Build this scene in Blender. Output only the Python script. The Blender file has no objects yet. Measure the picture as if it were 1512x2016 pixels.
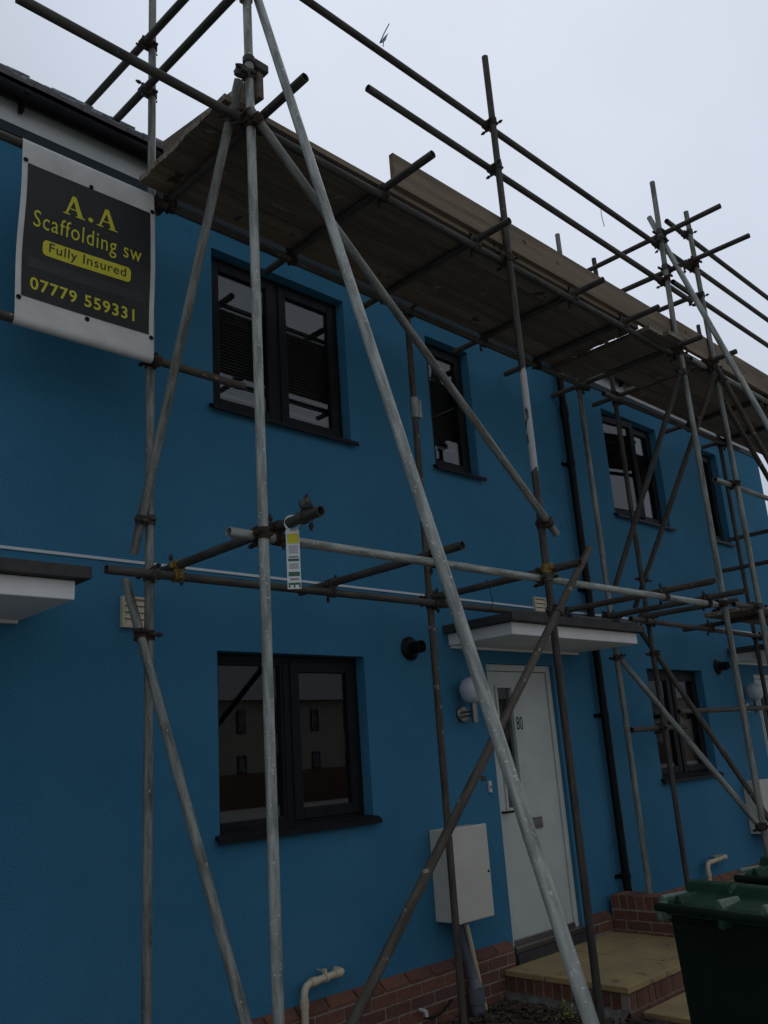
import bpy, math, random
from mathutils import Vector, Matrix
random.seed(7)
S = bpy.context.scene
C = S.collection
R_ = math.radians

# ------------------------------------------------------------------ camera
# world: house wall is the plane y = 0, x runs along the wall, z is up
CAM = Vector((0.0, -4.45, 1.70))
FPX = 1720.3238
ROT = Matrix(((0.7154450947, -0.1434864884, -0.6837762383),
              (-0.6954173727, -0.2405592963, -0.6771454074),
              (-0.0673275140, 0.9599702353, -0.2718899653)))
cam = bpy.data.cameras.new('camera')
cam.sensor_fit = 'VERTICAL'; cam.sensor_height = 36.0
cam.lens = FPX / 2016.0 * 36.0
cam.clip_start = 0.05; cam.clip_end = 1000
camo = bpy.data.objects.new('camera', cam)
camo.matrix_world = Matrix.Translation(CAM) @ ROT.to_4x4()
C.objects.link(camo); S.camera = camo

# ------------------------------------------------------------------ sky, sun, exposure
SUN_EL, SUN_AZ = 46.0, 33.0          # sun behind the house, hidden by cloud (azimuth from +x towards +y)
w = bpy.data.worlds.new('World'); S.world = w; w.use_nodes = True
nt = w.node_tree; nt.nodes.clear()
sky = nt.nodes.new('ShaderNodeTexSky'); sky.sky_type = 'NISHITA'; sky.sun_disc = False
sky.sun_elevation = R_(SUN_EL); sky.sun_rotation = R_(90 - SUN_AZ)
sky.dust_density = 4.0; sky.air_density = 1.0
tc = nt.nodes.new('ShaderNodeTexCoord')
nz = nt.nodes.new('ShaderNodeTexNoise'); nz.inputs['Scale'].default_value = 2.4; nz.inputs['Detail'].default_value = 6; nz.inputs['Roughness'].default_value = 0.45
rp = nt.nodes.new('ShaderNodeValToRGB')
rp.color_ramp.elements[0].position = 0.32; rp.color_ramp.elements[0].color = (4.25, 4.66, 5.5, 1)
rp.color_ramp.elements[1].position = 0.70; rp.color_ramp.elements[1].color = (4.95, 5.45, 6.3, 1)
mx = nt.nodes.new('ShaderNodeMix'); mx.data_type = 'RGBA'; mx.inputs[0].default_value = 0.985
bg = nt.nodes.new('ShaderNodeBackground'); bg.inputs['Strength'].default_value = 0.1
ow = nt.nodes.new('ShaderNodeOutputWorld')
L = nt.links.new
L(tc.outputs['Generated'], nz.inputs['Vector']); L(nz.outputs['Fac'], rp.inputs['Fac'])
sd = Vector((math.cos(R_(SUN_EL)) * math.cos(R_(SUN_AZ)), math.cos(R_(SUN_EL)) * math.sin(R_(SUN_AZ)), math.sin(R_(SUN_EL))))
dp = nt.nodes.new('ShaderNodeVectorMath'); dp.operation = 'DOT_PRODUCT'; dp.inputs[1].default_value = sd     # cloud is thinner and brighter round the sun
gw = nt.nodes.new('ShaderNodeMapRange'); gw.interpolation_type = 'SMOOTHSTEP'
for k, v_ in (('From Min', 0.78), ('From Max', 1.0), ('To Min', 1.0), ('To Max', 1.44)): gw.inputs[k].default_value = v_
ml = nt.nodes.new('ShaderNodeVectorMath'); ml.operation = 'SCALE'
L(tc.outputs['Generated'], dp.inputs[0]); L(dp.outputs['Value'], gw.inputs['Value']); L(gw.outputs['Result'], ml.inputs['Scale']); L(rp.outputs['Color'], ml.inputs[0])
L(sky.outputs['Color'], mx.inputs[6]); L(ml.outputs['Vector'], mx.inputs[7])
L(mx.outputs[2], bg.inputs['Color']); L(bg.outputs['Background'], ow.inputs['Surface'])
sl = bpy.data.lights.new('sun', 'SUN'); sl.energy = 0.5; sl.angle = R_(25); sl.color = (1.0, 0.97, 0.93)
so = bpy.data.objects.new('sun', sl); C.objects.link(so)
so.rotation_euler = sd.to_track_quat('Z', 'Y').to_euler()
S.view_settings.view_transform = 'Standard'; S.view_settings.look = 'None'
S.view_settings.exposure = 0.0; S.view_settings.gamma = 1.0
S.view_settings.use_curve_mapping = False

# ------------------------------------------------------------------ helpers
def ray(u, v):
    return ROT @ Vector(((u - 756.0) / FPX, -(v - 1008.0) / FPX, -1.0))
def aty(u, v, y):
    d = ray(u, v); return CAM + d * ((y - CAM.y) / d.y)
def atz(u, v, z):
    d = ray(u, v); return CAM + d * ((z - CAM.z) / d.z)
def atx(u, v, x):
    d = ray(u, v); return CAM + d * ((x - CAM.x) / d.x)

class MB:
    def __init__(s): s.v = []; s.f = []
    def add(s, vs, fs):
        n = len(s.v); s.v += [tuple(p) for p in vs]; s.f += [tuple(i + n for i in f) for f in fs]; return s
    def box(s, x0, x1, y0, y1, z0, z1):
        return s.add([(x0,y0,z0),(x1,y0,z0),(x1,y1,z0),(x0,y1,z0),(x0,y0,z1),(x1,y0,z1),(x1,y1,z1),(x0,y1,z1)],
                     [(0,3,2,1),(4,5,6,7),(0,1,5,4),(1,2,6,5),(2,3,7,6),(3,0,4,7)])
    def quad(s, a, b, c, d): return s.add([a,b,c,d], [(0,1,2,3)])
    def prism(s, prof, x0, x1):            # profile of (y, z), extruded along x
        n = len(prof)
        return s.add([(x0,p[0],p[1]) for p in prof] + [(x1,p[0],p[1]) for p in prof],
                     [tuple(range(n))[::-1], tuple(range(n, 2*n))] + [(i,(i+1)%n,(i+1)%n+n,i+n) for i in range(n)])
    def cyl(s, a, b, r, n=16, r2=None, cap=True):
        a = Vector(a); b = Vector(b); d = (b-a).normalized()
        u = d.orthogonal().normalized(); w_ = d.cross(u); r2 = r if r2 is None else r2
        vs = []
        for k in range(n):
            t = 2*math.pi*k/n; q = u*math.cos(t) + w_*math.sin(t)
            vs += [a + q*r, b + q*r2]
        fs = [(2*k, (2*k+2)%(2*n), (2*k+3)%(2*n), 2*k+1) for k in range(n)]
        if cap: fs += [tuple(2*k for k in range(n))[::-1], tuple(2*k+1 for k in range(n))]
        return s.add(vs, fs)
    def pipe(s, a, b, ro, ri, n=18):       # hollow tube with open ends
        a = Vector(a); b = Vector(b); d = (b-a).normalized()
        u = d.orthogonal().normalized(); w_ = d.cross(u); vs = []
        for k in range(n):
            t = 2*math.pi*k/n; q = u*math.cos(t) + w_*math.sin(t)
            vs += [a+q*ro, b+q*ro, b+q*ri, a+q*ri]
        fs = []
        for k in range(n):
            i = 4*k; j = 4*((k+1)%n)
            fs += [(i,j,j+1,i+1),(i+1,j+1,j+2,i+2),(i+2,j+2,j+3,i+3),(i+3,j+3,j,i)]
        return s.add(vs, fs)
    def path(s, pts, r, n=12):             # swept tube through points
        pts = [Vector(p) for p in pts]; m = len(pts); vs = []
        u = None
        for i, p in enumerate(pts):
            d = ((pts[min(i+1,m-1)] - pts[max(i-1,0)])).normalized()
            u = d.orthogonal().normalized() if u is None else (u - d*u.dot(d)).normalized()
            w_ = d.cross(u)
            for k in range(n):
                t = 2*math.pi*k/n; vs.append(p + (u*math.cos(t) + w_*math.sin(t))*r)
        fs = [(i*n+k, i*n+(k+1)%n, (i+1)*n+(k+1)%n, (i+1)*n+k) for i in range(m-1) for k in range(n)]
        fs += [tuple(range(n))[::-1], tuple((m-1)*n+k for k in range(n))]
        return s.add(vs, fs)
    def lathe(s, prof, c, ax=(0,0,1), n=24):   # profile of (r, h) about axis ax through c
        ax = Vector(ax).normalized(); u = ax.orthogonal().normalized(); w_ = ax.cross(u); c = Vector(c)
        vs = []
        for r, h in prof:
            for k in range(n):
                t = 2*math.pi*k/n; vs.append(c + ax*h + (u*math.cos(t) + w_*math.sin(t))*r)
        m = len(prof)
        fs = [(i*n+k, i*n+(k+1)%n, (i+1)*n+(k+1)%n, (i+1)*n+k) for i in range(m-1) for k in range(n)]
        fs += [tuple(range(n))[::-1], tuple((m-1)*n+k for k in range(n))]
        return s.add(vs, fs)
    def mesh(s, name, mat, smooth=False):
        me = bpy.data.meshes.new(name); me.from_pydata(s.v, [], s.f); me.validate(); me.update()
        if mat: me.materials.append(mat)
        if smooth:
            me.polygons.foreach_set('use_smooth', [True]*len(me.polygons))
            me.set_sharp_from_angle(angle=R_(40))
        return me
    def build(s, name, mat, parent=None, smooth=False, bevel=0.0):
        o = bpy.data.objects.new(name, s.mesh(name, mat, smooth)); C.objects.link(o)
        if parent: o.parent = parent; o.matrix_parent_inverse = PINV(parent)
        if bevel:
            m = o.modifiers.new('bevel', 'BEVEL'); m.width = bevel; m.segments = 2; m.limit_method = 'ANGLE'
        return o
def PINV(p):                               # geometry is given in world coordinates
    m = Matrix.Identity(4); q = p
    while q: m = q.matrix_parent_inverse @ q.matrix_basis @ m if q.parent else q.matrix_basis @ m; q = q.parent
    return m.inverted()
def empty(name, loc=(0,0,0)):
    o = bpy.data.objects.new(name, None); o.empty_display_size = 0.1; o.location = loc; C.objects.link(o); return o
def tag(o, label, cat, group=None):
    o['label'] = label; o['category'] = cat
    if group: o['group'] = group
    return o
def struct(o): o['kind'] = 'structure'; return o
def stuff(o): o['kind'] = 'stuff'; return o
def put(name, me, parent, mat4):           # instance of shared mesh data
    o = bpy.data.objects.new(name, me); C.objects.link(o)
    if parent: o.parent = parent; o.matrix_parent_inverse = PINV(parent)
    o.matrix_basis = mat4
    return o

# ------------------------------------------------------------------ materials
def mat(name, col, rough=0.6, metal=0.0, col2=None, scale=8.0, detail=5.0, bump=0.0, bscale=None, stretch=None,
        coords='Object', lo=0.35, hi=0.65, spec=0.5, specks=None, grain=0.0):
    m = bpy.data.materials.new(name); m.use_nodes = True; n = m.node_tree; l = n.links.new
    p = n.nodes['Principled BSDF']
    p.inputs['Base Color'].default_value = (*col, 1); p.inputs['Roughness'].default_value = rough
    p.inputs['Metallic'].default_value = metal; p.inputs['Specular IOR Level'].default_value = spec
    t = n.nodes.new('ShaderNodeTexCoord'); mp = n.nodes.new('ShaderNodeMapping')
    if stretch: mp.inputs['Scale'].default_value = stretch
    l(t.outputs[coords], mp.inputs['Vector'])
    if col2:
        z = n.nodes.new('ShaderNodeTexNoise'); z.inputs['Scale'].default_value = scale; z.inputs['Detail'].default_value = detail
        z.inputs['Roughness'].default_value = 0.65
        r = n.nodes.new('ShaderNodeMapRange'); r.inputs['From Min'].default_value = lo; r.inputs['From Max'].default_value = hi
        c = n.nodes.new('ShaderNodeMix'); c.data_type = 'RGBA'
        c.inputs[6].default_value = (*col, 1); c.inputs[7].default_value = (*col2, 1)
        l(mp.outputs['Vector'], z.inputs['Vector']); l(z.outputs['Fac'], r.inputs['Value']); l(r.outputs['Result'], c.inputs[0])
        out = c.outputs[2]
        if specks:                         # small splashes of a third colour
            sc, th, col3 = specks
            z3 = n.nodes.new('ShaderNodeTexNoise'); z3.inputs['Scale'].default_value = sc; z3.inputs['Detail'].default_value = 3
            r3 = n.nodes.new('ShaderNodeMapRange'); r3.inputs['From Min'].default_value = th; r3.inputs['From Max'].default_value = th + 0.03
            c3 = n.nodes.new('ShaderNodeMix'); c3.data_type = 'RGBA'; c3.inputs[7].default_value = (*col3, 1)
            l(t.outputs[coords], z3.inputs['Vector']); l(z3.outputs['Fac'], r3.inputs['Value'])
            l(r3.outputs['Result'], c3.inputs[0]); l(out, c3.inputs[6]); out = c3.outputs[2]
        if grain:                          # sandy grain of the coat
            zg = n.nodes.new('ShaderNodeTexNoise'); zg.inputs['Scale'].default_value = 95; zg.inputs['Detail'].default_value = 5
            rg = n.nodes.new('ShaderNodeMapRange')
            for k_, v_ in (('From Min', .3), ('From Max', .7), ('To Min', 1 - grain), ('To Max', 1 + grain)): rg.inputs[k_].default_value = v_
            sg = n.nodes.new('ShaderNodeVectorMath'); sg.operation = 'SCALE'
            l(t.outputs[coords], zg.inputs['Vector']); l(zg.outputs['Fac'], rg.inputs['Value']); l(rg.outputs['Result'], sg.inputs['Scale']); l(out, sg.inputs[0]); out = sg.outputs['Vector']
        l(out, p.inputs['Base Color'])
    if bump:
        zb = n.nodes.new('ShaderNodeTexNoise'); zb.inputs['Scale'].default_value = bscale or scale*4; zb.inputs['Detail'].default_value = 4
        b = n.nodes.new('ShaderNodeBump'); b.inputs['Strength'].default_value = bump; b.inputs['Distance'].default_value = 0.01
        l(mp.outputs['Vector'], zb.inputs['Vector']); l(zb.outputs['Fac'], b.inputs['Height']); l(b.outputs['Normal'], p.inputs['Normal'])
    return m

M = {}
M['render'] = mat('blue_render', (0.033, 0.142, 0.234), 0.95, col2=(0.046, 0.168, 0.268), scale=0.9, detail=8, bump=0.6, bscale=160, spec=0.15, specks=(5.5, 0.70, (0.027, 0.127, 0.215)), grain=0.16)
M['frame'] = mat('anthracite_upvc', (0.009, 0.0095, 0.011), 0.42, col2=(0.013, 0.0135, 0.015), scale=5, spec=0.08)
M['white'] = mat('white_upvc', (0.455, 0.475, 0.435), 0.42, col2=(0.40, 0.42, 0.385), scale=3, spec=0.25)
M['canopy'] = mat('white_canopy', (0.70, 0.69, 0.65), 0.5, col2=(0.6, 0.59, 0.56), scale=2.5, spec=0.3)
M['band'] = mat('white_eaves_board', (0.55, 0.57, 0.55), 0.6, col2=(0.42, 0.44, 0.43), scale=2)
M['felt'] = mat('grey_lead_cap', (0.035, 0.033, 0.033), 0.7, col2=(0.055, 0.052, 0.05), scale=6, bump=0.2, spec=0.2)
M['strip'] = mat('dark_grey_trim', (0.02, 0.032, 0.038), 0.6, spec=0.2)
M['lightstrip'] = mat('pale_bead', (0.5, 0.52, 0.52), 0.5)
M['black'] = mat('black_plastic', (0.005, 0.005, 0.006), 0.4, col2=(0.008, 0.008, 0.009), scale=6, spec=0.12)
M['tile'] = mat('grey_roof_tile', (0.26, 0.265, 0.275), 0.75, col2=(0.17, 0.172, 0.18), scale=9, bump=0.3)
M['mortar'] = mat('mortar', (0.26, 0.22, 0.175), 0.95, col2=(0.17, 0.145, 0.118), scale=14, bump=0.5)
BR = [mat('red_brick_%s' % k, c, 0.85, col2=c2, scale=22, bump=0.4, coords='Object', lo=0.3, hi=0.75)
      for k, c, c2 in (('a', (0.13,0.049,0.027), (0.07,0.031,0.02)), ('b', (0.165,0.064,0.034), (0.1,0.042,0.024)), ('c', (0.078,0.033,0.025), (0.115,0.046,0.03)))]
M['slab'] = mat('buff_paving', (0.33, 0.235, 0.095), 0.85, col2=(0.23, 0.17, 0.08), scale=3.5, bump=0.3, bscale=40, specks=(7, 0.68, (0.13, 0.1, 0.055)))
M['soil'] = mat('dark_soil', (0.016, 0.012, 0.009), 0.95, col2=(0.035, 0.026, 0.018), scale=30, bump=0.9, bscale=60)
M['mulch'] = mat('bark_mulch', (0.035, 0.022, 0.014), 0.9, col2=(0.075, 0.05, 0.032), scale=12)
M['concrete'] = mat('rough_concrete', (0.13, 0.125, 0.115), 0.95, col2=(0.075, 0.07, 0.062), scale=12, bump=0.9, bscale=45)
M['ground'] = mat('pale_paving', (0.26, 0.25, 0.225), 0.95, col2=(0.33, 0.315, 0.28), scale=0.6, bump=0.3, bscale=30)
ST = (1.0, 1.0, 0.14)
M['galv'] = mat('bright_galvanised_tube', (0.32, 0.335, 0.30), 0.48, 0.2, col2=(0.14, 0.152, 0.135), scale=30, detail=10, stretch=(1, 1, 0.13), bump=0.2, bscale=60, lo=0.40, hi=0.62, spec=0.3, specks=(70, 0.64, (0.43, 0.44, 0.39)))
M['galv2'] = mat('dull_galvanised_tube', (0.215, 0.22, 0.19), 0.55, 0.15, col2=(0.08, 0.082, 0.07), scale=28, detail=10, stretch=(1, 1, 0.13), bump=0.2, bscale=50, lo=0.40, hi=0.62, spec=0.25, specks=(60, 0.66, (0.31, 0.3, 0.26)))
M['dark'] = mat('weathered_steel_tube', (0.08, 0.075, 0.063), 0.65, 0.1, col2=(0.034, 0.031, 0.026), scale=30, detail=9, stretch=(1, 1, 0.14), bump=0.25, bscale=40, lo=0.36, hi=0.66, spec=0.2, specks=(34, 0.71, (0.2, 0.185, 0.15)))
M['rusty'] = mat('brown_steel_tube', (0.088, 0.076, 0.06), 0.7, 0.1, col2=(0.042, 0.036, 0.029), scale=26, detail=10, stretch=(1, 1, 0.15), bump=0.25, bscale=40, lo=0.38, hi=0.64, spec=0.2, specks=(20, 0.67, (0.22, 0.2, 0.155)))
M['clip'] = mat('grey_coupler', (0.085, 0.08, 0.07), 0.65, 0.25, col2=(0.035, 0.03, 0.025), scale=40, bump=0.3, spec=0.2)
M['clipy'] = mat('yellow_coupler', (0.26, 0.165, 0.025), 0.65, 0.1, col2=(0.08, 0.06, 0.03), scale=35, bump=0.3, spec=0.2)
M['clipr'] = mat('rusty_coupler', (0.06, 0.04, 0.028), 0.85, 0.1, col2=(0.028, 0.021, 0.017), scale=45, bump=0.4, spec=0.15)
M['bolt'] = mat('rusty_bolt', (0.045, 0.03, 0.024), 0.75, 0.3, col2=(0.02, 0.017, 0.016), scale=60)
M['wood'] = mat('weathered_board', (0.205, 0.155, 0.105), 0.9, col2=(0.115, 0.09, 0.064), scale=4, detail=9, stretch=(0.25, 5, 5), bump=0.35, bscale=14, spec=0.15, specks=(6, 0.66, (0.06, 0.047, 0.036)), grain=0.12)
M['wood2'] = mat('grey_board', (0.165, 0.132, 0.095), 0.9, col2=(0.085, 0.068, 0.05), scale=4, detail=9, stretch=(0.25, 5, 5), bump=0.35, bscale=14, spec=0.15, specks=(7, 0.66, (0.22, 0.185, 0.14)), grain=0.12)
M['woodend'] = mat('rough_board_end', (0.24, 0.2, 0.15), 0.95, col2=(0.11, 0.085, 0.06), scale=40, bump=0.9, bscale=60)
M['cream'] = mat('cream_plastic', (0.5, 0.44, 0.3), 0.45, col2=(0.42, 0.37, 0.25), scale=10)
M['grey'] = mat('grey_plastic', (0.1, 0.11, 0.125), 0.5, col2=(0.075, 0.083, 0.095), scale=8)
M['box'] = mat('offwhite_meter_box', (0.51, 0.49, 0.42), 0.5, col2=(0.45, 0.43, 0.365), scale=2.5, spec=0.25)
M['steel'] = mat('stainless_steel', (0.2, 0.185, 0.165), 0.35, 0.9)
M['opal'] = mat('opal_glass', (0.42, 0.43, 0.47), 0.3, spec=0.3)
M['bin'] = mat('dark_green_plastic', (0.0045, 0.011, 0.0065), 0.55, col2=(0.007, 0.016, 0.009), scale=5, bump=0.1, bscale=60, spec=0.12)
M['lid'] = mat('green_lid_plastic', (0.009, 0.033, 0.018), 0.55, col2=(0.016, 0.048, 0.027), scale=6, bump=0.12, bscale=40, spec=0.15, specks=(22, 0.66, (0.06, 0.09, 0.06)))
M['scuff'] = mat('scuffed_green_plastic', (0.11, 0.15, 0.11), 0.6, col2=(0.05, 0.1, 0.06), scale=30, bump=0.3)
M['vinyl'] = mat('white_banner_vinyl', (0.56, 0.55, 0.51), 0.5, col2=(0.43, 0.425, 0.4), scale=4, bump=0.12, bscale=9, spec=0.2)
M['ink'] = mat('charcoal_print', (0.021, 0.0205, 0.019), 0.5, col2=(0.029, 0.0285, 0.027), scale=3, spec=0.2)
M['ink2'] = mat('black_patch', (0.010, 0.010, 0.011), 0.5)
M['yellow'] = mat('yellow_print', (0.5, 0.455, 0.03), 0.5, spec=0.25)
M['tagw'] = mat('white_tag', (0.55, 0.57, 0.55), 0.4)
M['tagg'] = mat('green_print', (0.015, 0.09, 0.045), 0.5)
M['tagt'] = mat('grey_print', (0.16, 0.17, 0.2), 0.5)
M['blue_rag'] = mat('blue_plastic_rag', (0.02, 0.09, 0.24), 0.4, col2=(0.08, 0.2, 0.36), scale=30)
M['leaf'] = mat('yellow_green_leaf', (0.36, 0.36, 0.045), 0.6, col2=(0.16, 0.21, 0.03), scale=30)
M['blind'] = mat('grey_blind', (0.2, 0.2, 0.185), 0.7)
M['room'] = mat('room_plaster', (0.22, 0.21, 0.2), 0.9)
M['curtain'] = mat('beige_curtain', (0.3, 0.26, 0.2), 0.9, col2=(0.2, 0.17, 0.13), scale=9, stretch=(6, 6, 0.2))
M['creamwall'] = mat('cream_render', (0.27, 0.255, 0.205), 0.9, col2=(0.24, 0.225, 0.185), scale=1)
M['fence'] = mat('brown_fence', (0.1, 0.055, 0.035), 0.9, col2=(0.07, 0.04, 0.028), scale=4)
M['terracotta'] = mat('pink_tile', (0.3, 0.17, 0.12), 0.85, col2=(0.24, 0.14, 0.1), scale=9)
# glass: clear pane with real reflection at its own index
g = bpy.data.materials.new('window_glass'); g.use_nodes = True; n = g.node_tree; n.nodes.clear()
ge = n.nodes.new('ShaderNodeNewGeometry'); dt = n.nodes.new('ShaderNodeVectorMath'); dt.operation = 'DOT_PRODUCT'
n.links.new(ge.outputs['Normal'], dt.inputs[0]); n.links.new(ge.outputs['Incoming'], dt.inputs[1])
def gm(op, a, b_=0.0):                       # Schlick reflectance, the same from both faces of the pane
    q = n.nodes.new('ShaderNodeMath'); q.operation = op
    for i, k in enumerate((a, b_)):
        if isinstance(k, float): q.inputs[i].default_value = k
        else: n.links.new(k, q.inputs[i])
    return q.outputs[0]
fres = gm('ADD', gm('MULTIPLY', gm('POWER', gm('SUBTRACT', 1.0, gm('ABSOLUTE', dt.outputs['Value'])), 5.0), 0.93), 0.065)
tr = n.nodes.new('ShaderNodeBsdfTransparent'); tr.inputs['Color'].default_value = (0.82, 0.84, 0.84, 1)
gl = n.nodes.new('ShaderNodeBsdfGlossy'); gl.inputs['Roughness'].default_value = 0.0
ms = n.nodes.new('ShaderNodeMixShader'); oo = n.nodes.new('ShaderNodeOutputMaterial')
n.links.new(fres, ms.inputs[0]); n.links.new(tr.outputs[0], ms.inputs[1]); n.links.new(gl.outputs[0], ms.inputs[2]); n.links.new(ms.outputs[0], oo.inputs[0])
M['glass'] = g
# steel tube with a ragged band of white paint, lengthwise between two heights
def painted_tube(z0, z1):
    m = M['dark'].copy(); m.name = 'white_painted_tube'; n = m.node_tree; l = n.links.new
    p = n.nodes['Principled BSDF']; src = p.inputs['Base Color'].links[0].from_socket
    t = n.nodes.new('ShaderNodeTexCoord'); sx = n.nodes.new('ShaderNodeSeparateXYZ'); l(t.outputs['Object'], sx.inputs[0])
    z = n.nodes.new('ShaderNodeTexNoise'); z.inputs['Scale'].default_value = 22; z.inputs['Detail'].default_value = 6
    mp = n.nodes.new('ShaderNodeMapping'); mp.inputs['Scale'].default_value = (1, 1, 0.3); l(t.outputs['Object'], mp.inputs[0]); l(mp.outputs[0], z.inputs['Vector'])
    def mth(op, a, b):
        q = n.nodes.new('ShaderNodeMath'); q.operation = op
        for i, k in enumerate((a, b)):
            if isinstance(k, (int, float)): q.inputs[i].default_value = k
            else: l(k, q.inputs[i])
        return q.outputs[0]
    wob = mth('MULTIPLY', mth('SUBTRACT', z.outputs['Fac'], 0.5), 0.25)
    zz = mth('ADD', sx.outputs['Z'], wob)
    a = mth('GREATER_THAN', zz, z0); b = mth('LESS_THAN', zz, z1); k = mth('LESS_THAN', z.outputs['Fac'], 0.62)
    f = mth('MULTIPLY', mth('MULTIPLY', a, b), k)
    c = n.nodes.new('ShaderNodeMix'); c.data_type = 'RGBA'; c.inputs[7].default_value = (0.35, 0.35, 0.335, 1)
    l(f, c.inputs[0]); l(src, c.inputs[6]); l(c.outputs[2], p.inputs['Base Color'])
    mm = mth('MULTIPLY', mth('SUBTRACT', 1.0, f), 0.4); l(mm, p.inputs['Metallic'])
    return m
M['painted'] = painted_tube(3.40, 4.12)

# ------------------------------------------------------------------ ground
b = MB(); b.quad((-150,-150,-0.04), (150,-150,-0.04), (150,150,-0.04), (-150,150,-0.04))
struct(b.build('ground', M['ground']))
def grid(x0, x1, y0, y1, z, nx, ny, amp):
    vs = [(x0+(x1-x0)*i/nx, y0+(y1-y0)*j/ny, z + amp*(random.random()-0.5)) for j in range(ny+1) for i in range(nx+1)]
    fs = [(j*(nx+1)+i, j*(nx+1)+i+1, (j+1)*(nx+1)+i+1, (j+1)*(nx+1)+i) for j in range(ny) for i in range(nx)]
    return MB().add(vs, fs)
struct(grid(-3.0, 5.44, -2.0, -0.03, 0.012, 110, 28, 0.035).build('garden_soil', M['soil'], smooth=True))
struct(grid(7.05, 11.9, -1.6, -0.03, 0.19, 50, 16, 0.03).build('garden_soil', M['soil'], smooth=True))
b = MB()                                    # bark chips: nobody could count them
for k in range(2600):
    x = random.uniform(3.2, 5.40); y = -abs(random.gauss(0, 0.75)) - 0.07
    if y < -1.9: continue
    c = Vector((x, y, 0.022 + random.random()*0.02))
    m3 = Matrix.Rotation(random.random()*6.3, 3, 'Z') @ Matrix.Rotation(random.uniform(-.7,.7), 3, 'X')
    sx, sy, sz = random.uniform(.008,.03), random.uniform(.004,.011), random.uniform(.002,.005)
    b.add([c + m3 @ Vector((i*sx, j*sy, q*sz)) for q in (-1,1) for j in (-1,1) for i in (-1,1)],
          [(0,2,3,1),(4,5,7,6),(0,1,5,4),(1,3,7,5),(3,2,6,7),(2,0,4,6)])
tag(stuff(b.build('bark_mulch', M['mulch'])), 'dark bark mulch scattered over the flower bed below the blue wall', 'mulch')

# ------------------------------------------------------------------ bricks
def brick_mesh(w_, d, h, k, cham=False):
    e = 0.004; b = MB()
    x, y, z = w_/2, d/2, h/2
    if cham:                                # plinth brick with splayed top
        b.prism([(-y, -z), (y, -z), (y, z), (-y+0.052, z), (-y, -z+0.022)], -x, x)
    else:
        b.box(-x, x, -y, y, -z, z)
    me = b.mesh('brick', BR[k])
    import bmesh
    bm = bmesh.new(); bm.from_mesh(me)
    bmesh.ops.bevel(bm, geom=bm.edges[:], offset=e, segments=1, affect='EDGES')
    bm.to_mesh(me); bm.free(); return me
BM = {}
def brick(parent, c, w_, d, h, rz=0.0, cham=False):
    k = random.choice((0,0,1,1,2)); key = (round(w_,3), d, h, k, cham)
    if key not in BM: BM[key] = brick_mesh(w_, d, h, k, cham)
    j = lambda s: random.uniform(-s, s)
    return put('brick', BM[key], parent, Matrix.Translation(Vector(c) + Vector((j(.001), j(.0015), j(.001)))) @ Matrix.Rotation(rz + j(.004), 4, 'Z'))

def plinth(house, x0, x1, z0=0.0, first=0):
    p = MB().box(x0, x1, -0.0495, 0.0, z0, 0.318).build('plinth', M['mortar'], house)
    top = True; z = 0.37; row = 0
    while z - 0.065 > z0 - 0.03:
        off = (0.1125 if row % 2 else 0.0)
        x = x0 - off
        while x < x1 - 0.02:
            a = max(x, x0); e = min(x + 0.215, x1)
            if e - a > 0.03: brick(p, ((a+e)/2, -0.005, z - 0.0325), e - a, 0.1, 0.065, 0, cham=top)
            x += 0.225
        z -= 0.075; top = False; row += 1
    return p

# ------------------------------------------------------------------ houses
def wall_mesh(x0, x1, z0, z1, holes, depth):
    xs = sorted({x0, x1} | {h[0] for h in holes} | {h[1] for h in holes})
    zs = sorted({z0, z1} | {h[2] for h in holes} | {h[3] for h in holes})
    b = MB()
    for i in range(len(xs)-1):
        for j in range(len(zs)-1):
            cx, cz = (xs[i]+xs[i+1])/2, (zs[j]+zs[j+1])/2
            if any(h[0] < cx < h[1] and h[2] < cz < h[3] for h in holes): continue
            b.quad((xs[i],0,zs[j]), (xs[i+1],0,zs[j]), (xs[i+1],0,zs[j+1]), (xs[i],0,zs[j+1]))
    for a, c, d, e in holes:
        b.quad((a,0,d),(a,0,e),(a,depth,e),(a,depth,d)); b.quad((c,0,e),(c,0,d),(c,depth,d),(c,depth,e))
        b.quad((a,0,e),(c,0,e),(c,depth,e),(a,depth,e)); b.quad((c,0,d),(a,0,d),(a,depth,d),(c,depth,d))
    D = 7.0
    b.quad((x1,0,z0),(x1,D,z0),(x1,D,z1),(x1,0,z1)); b.quad((x0,D,z0),(x0,0,z0),(x0,0,z1),(x0,D,z1))
    b.quad((x1,D,z0),(x0,D,z0),(x0,D,z1),(x1,D,z1))
    return b

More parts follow.
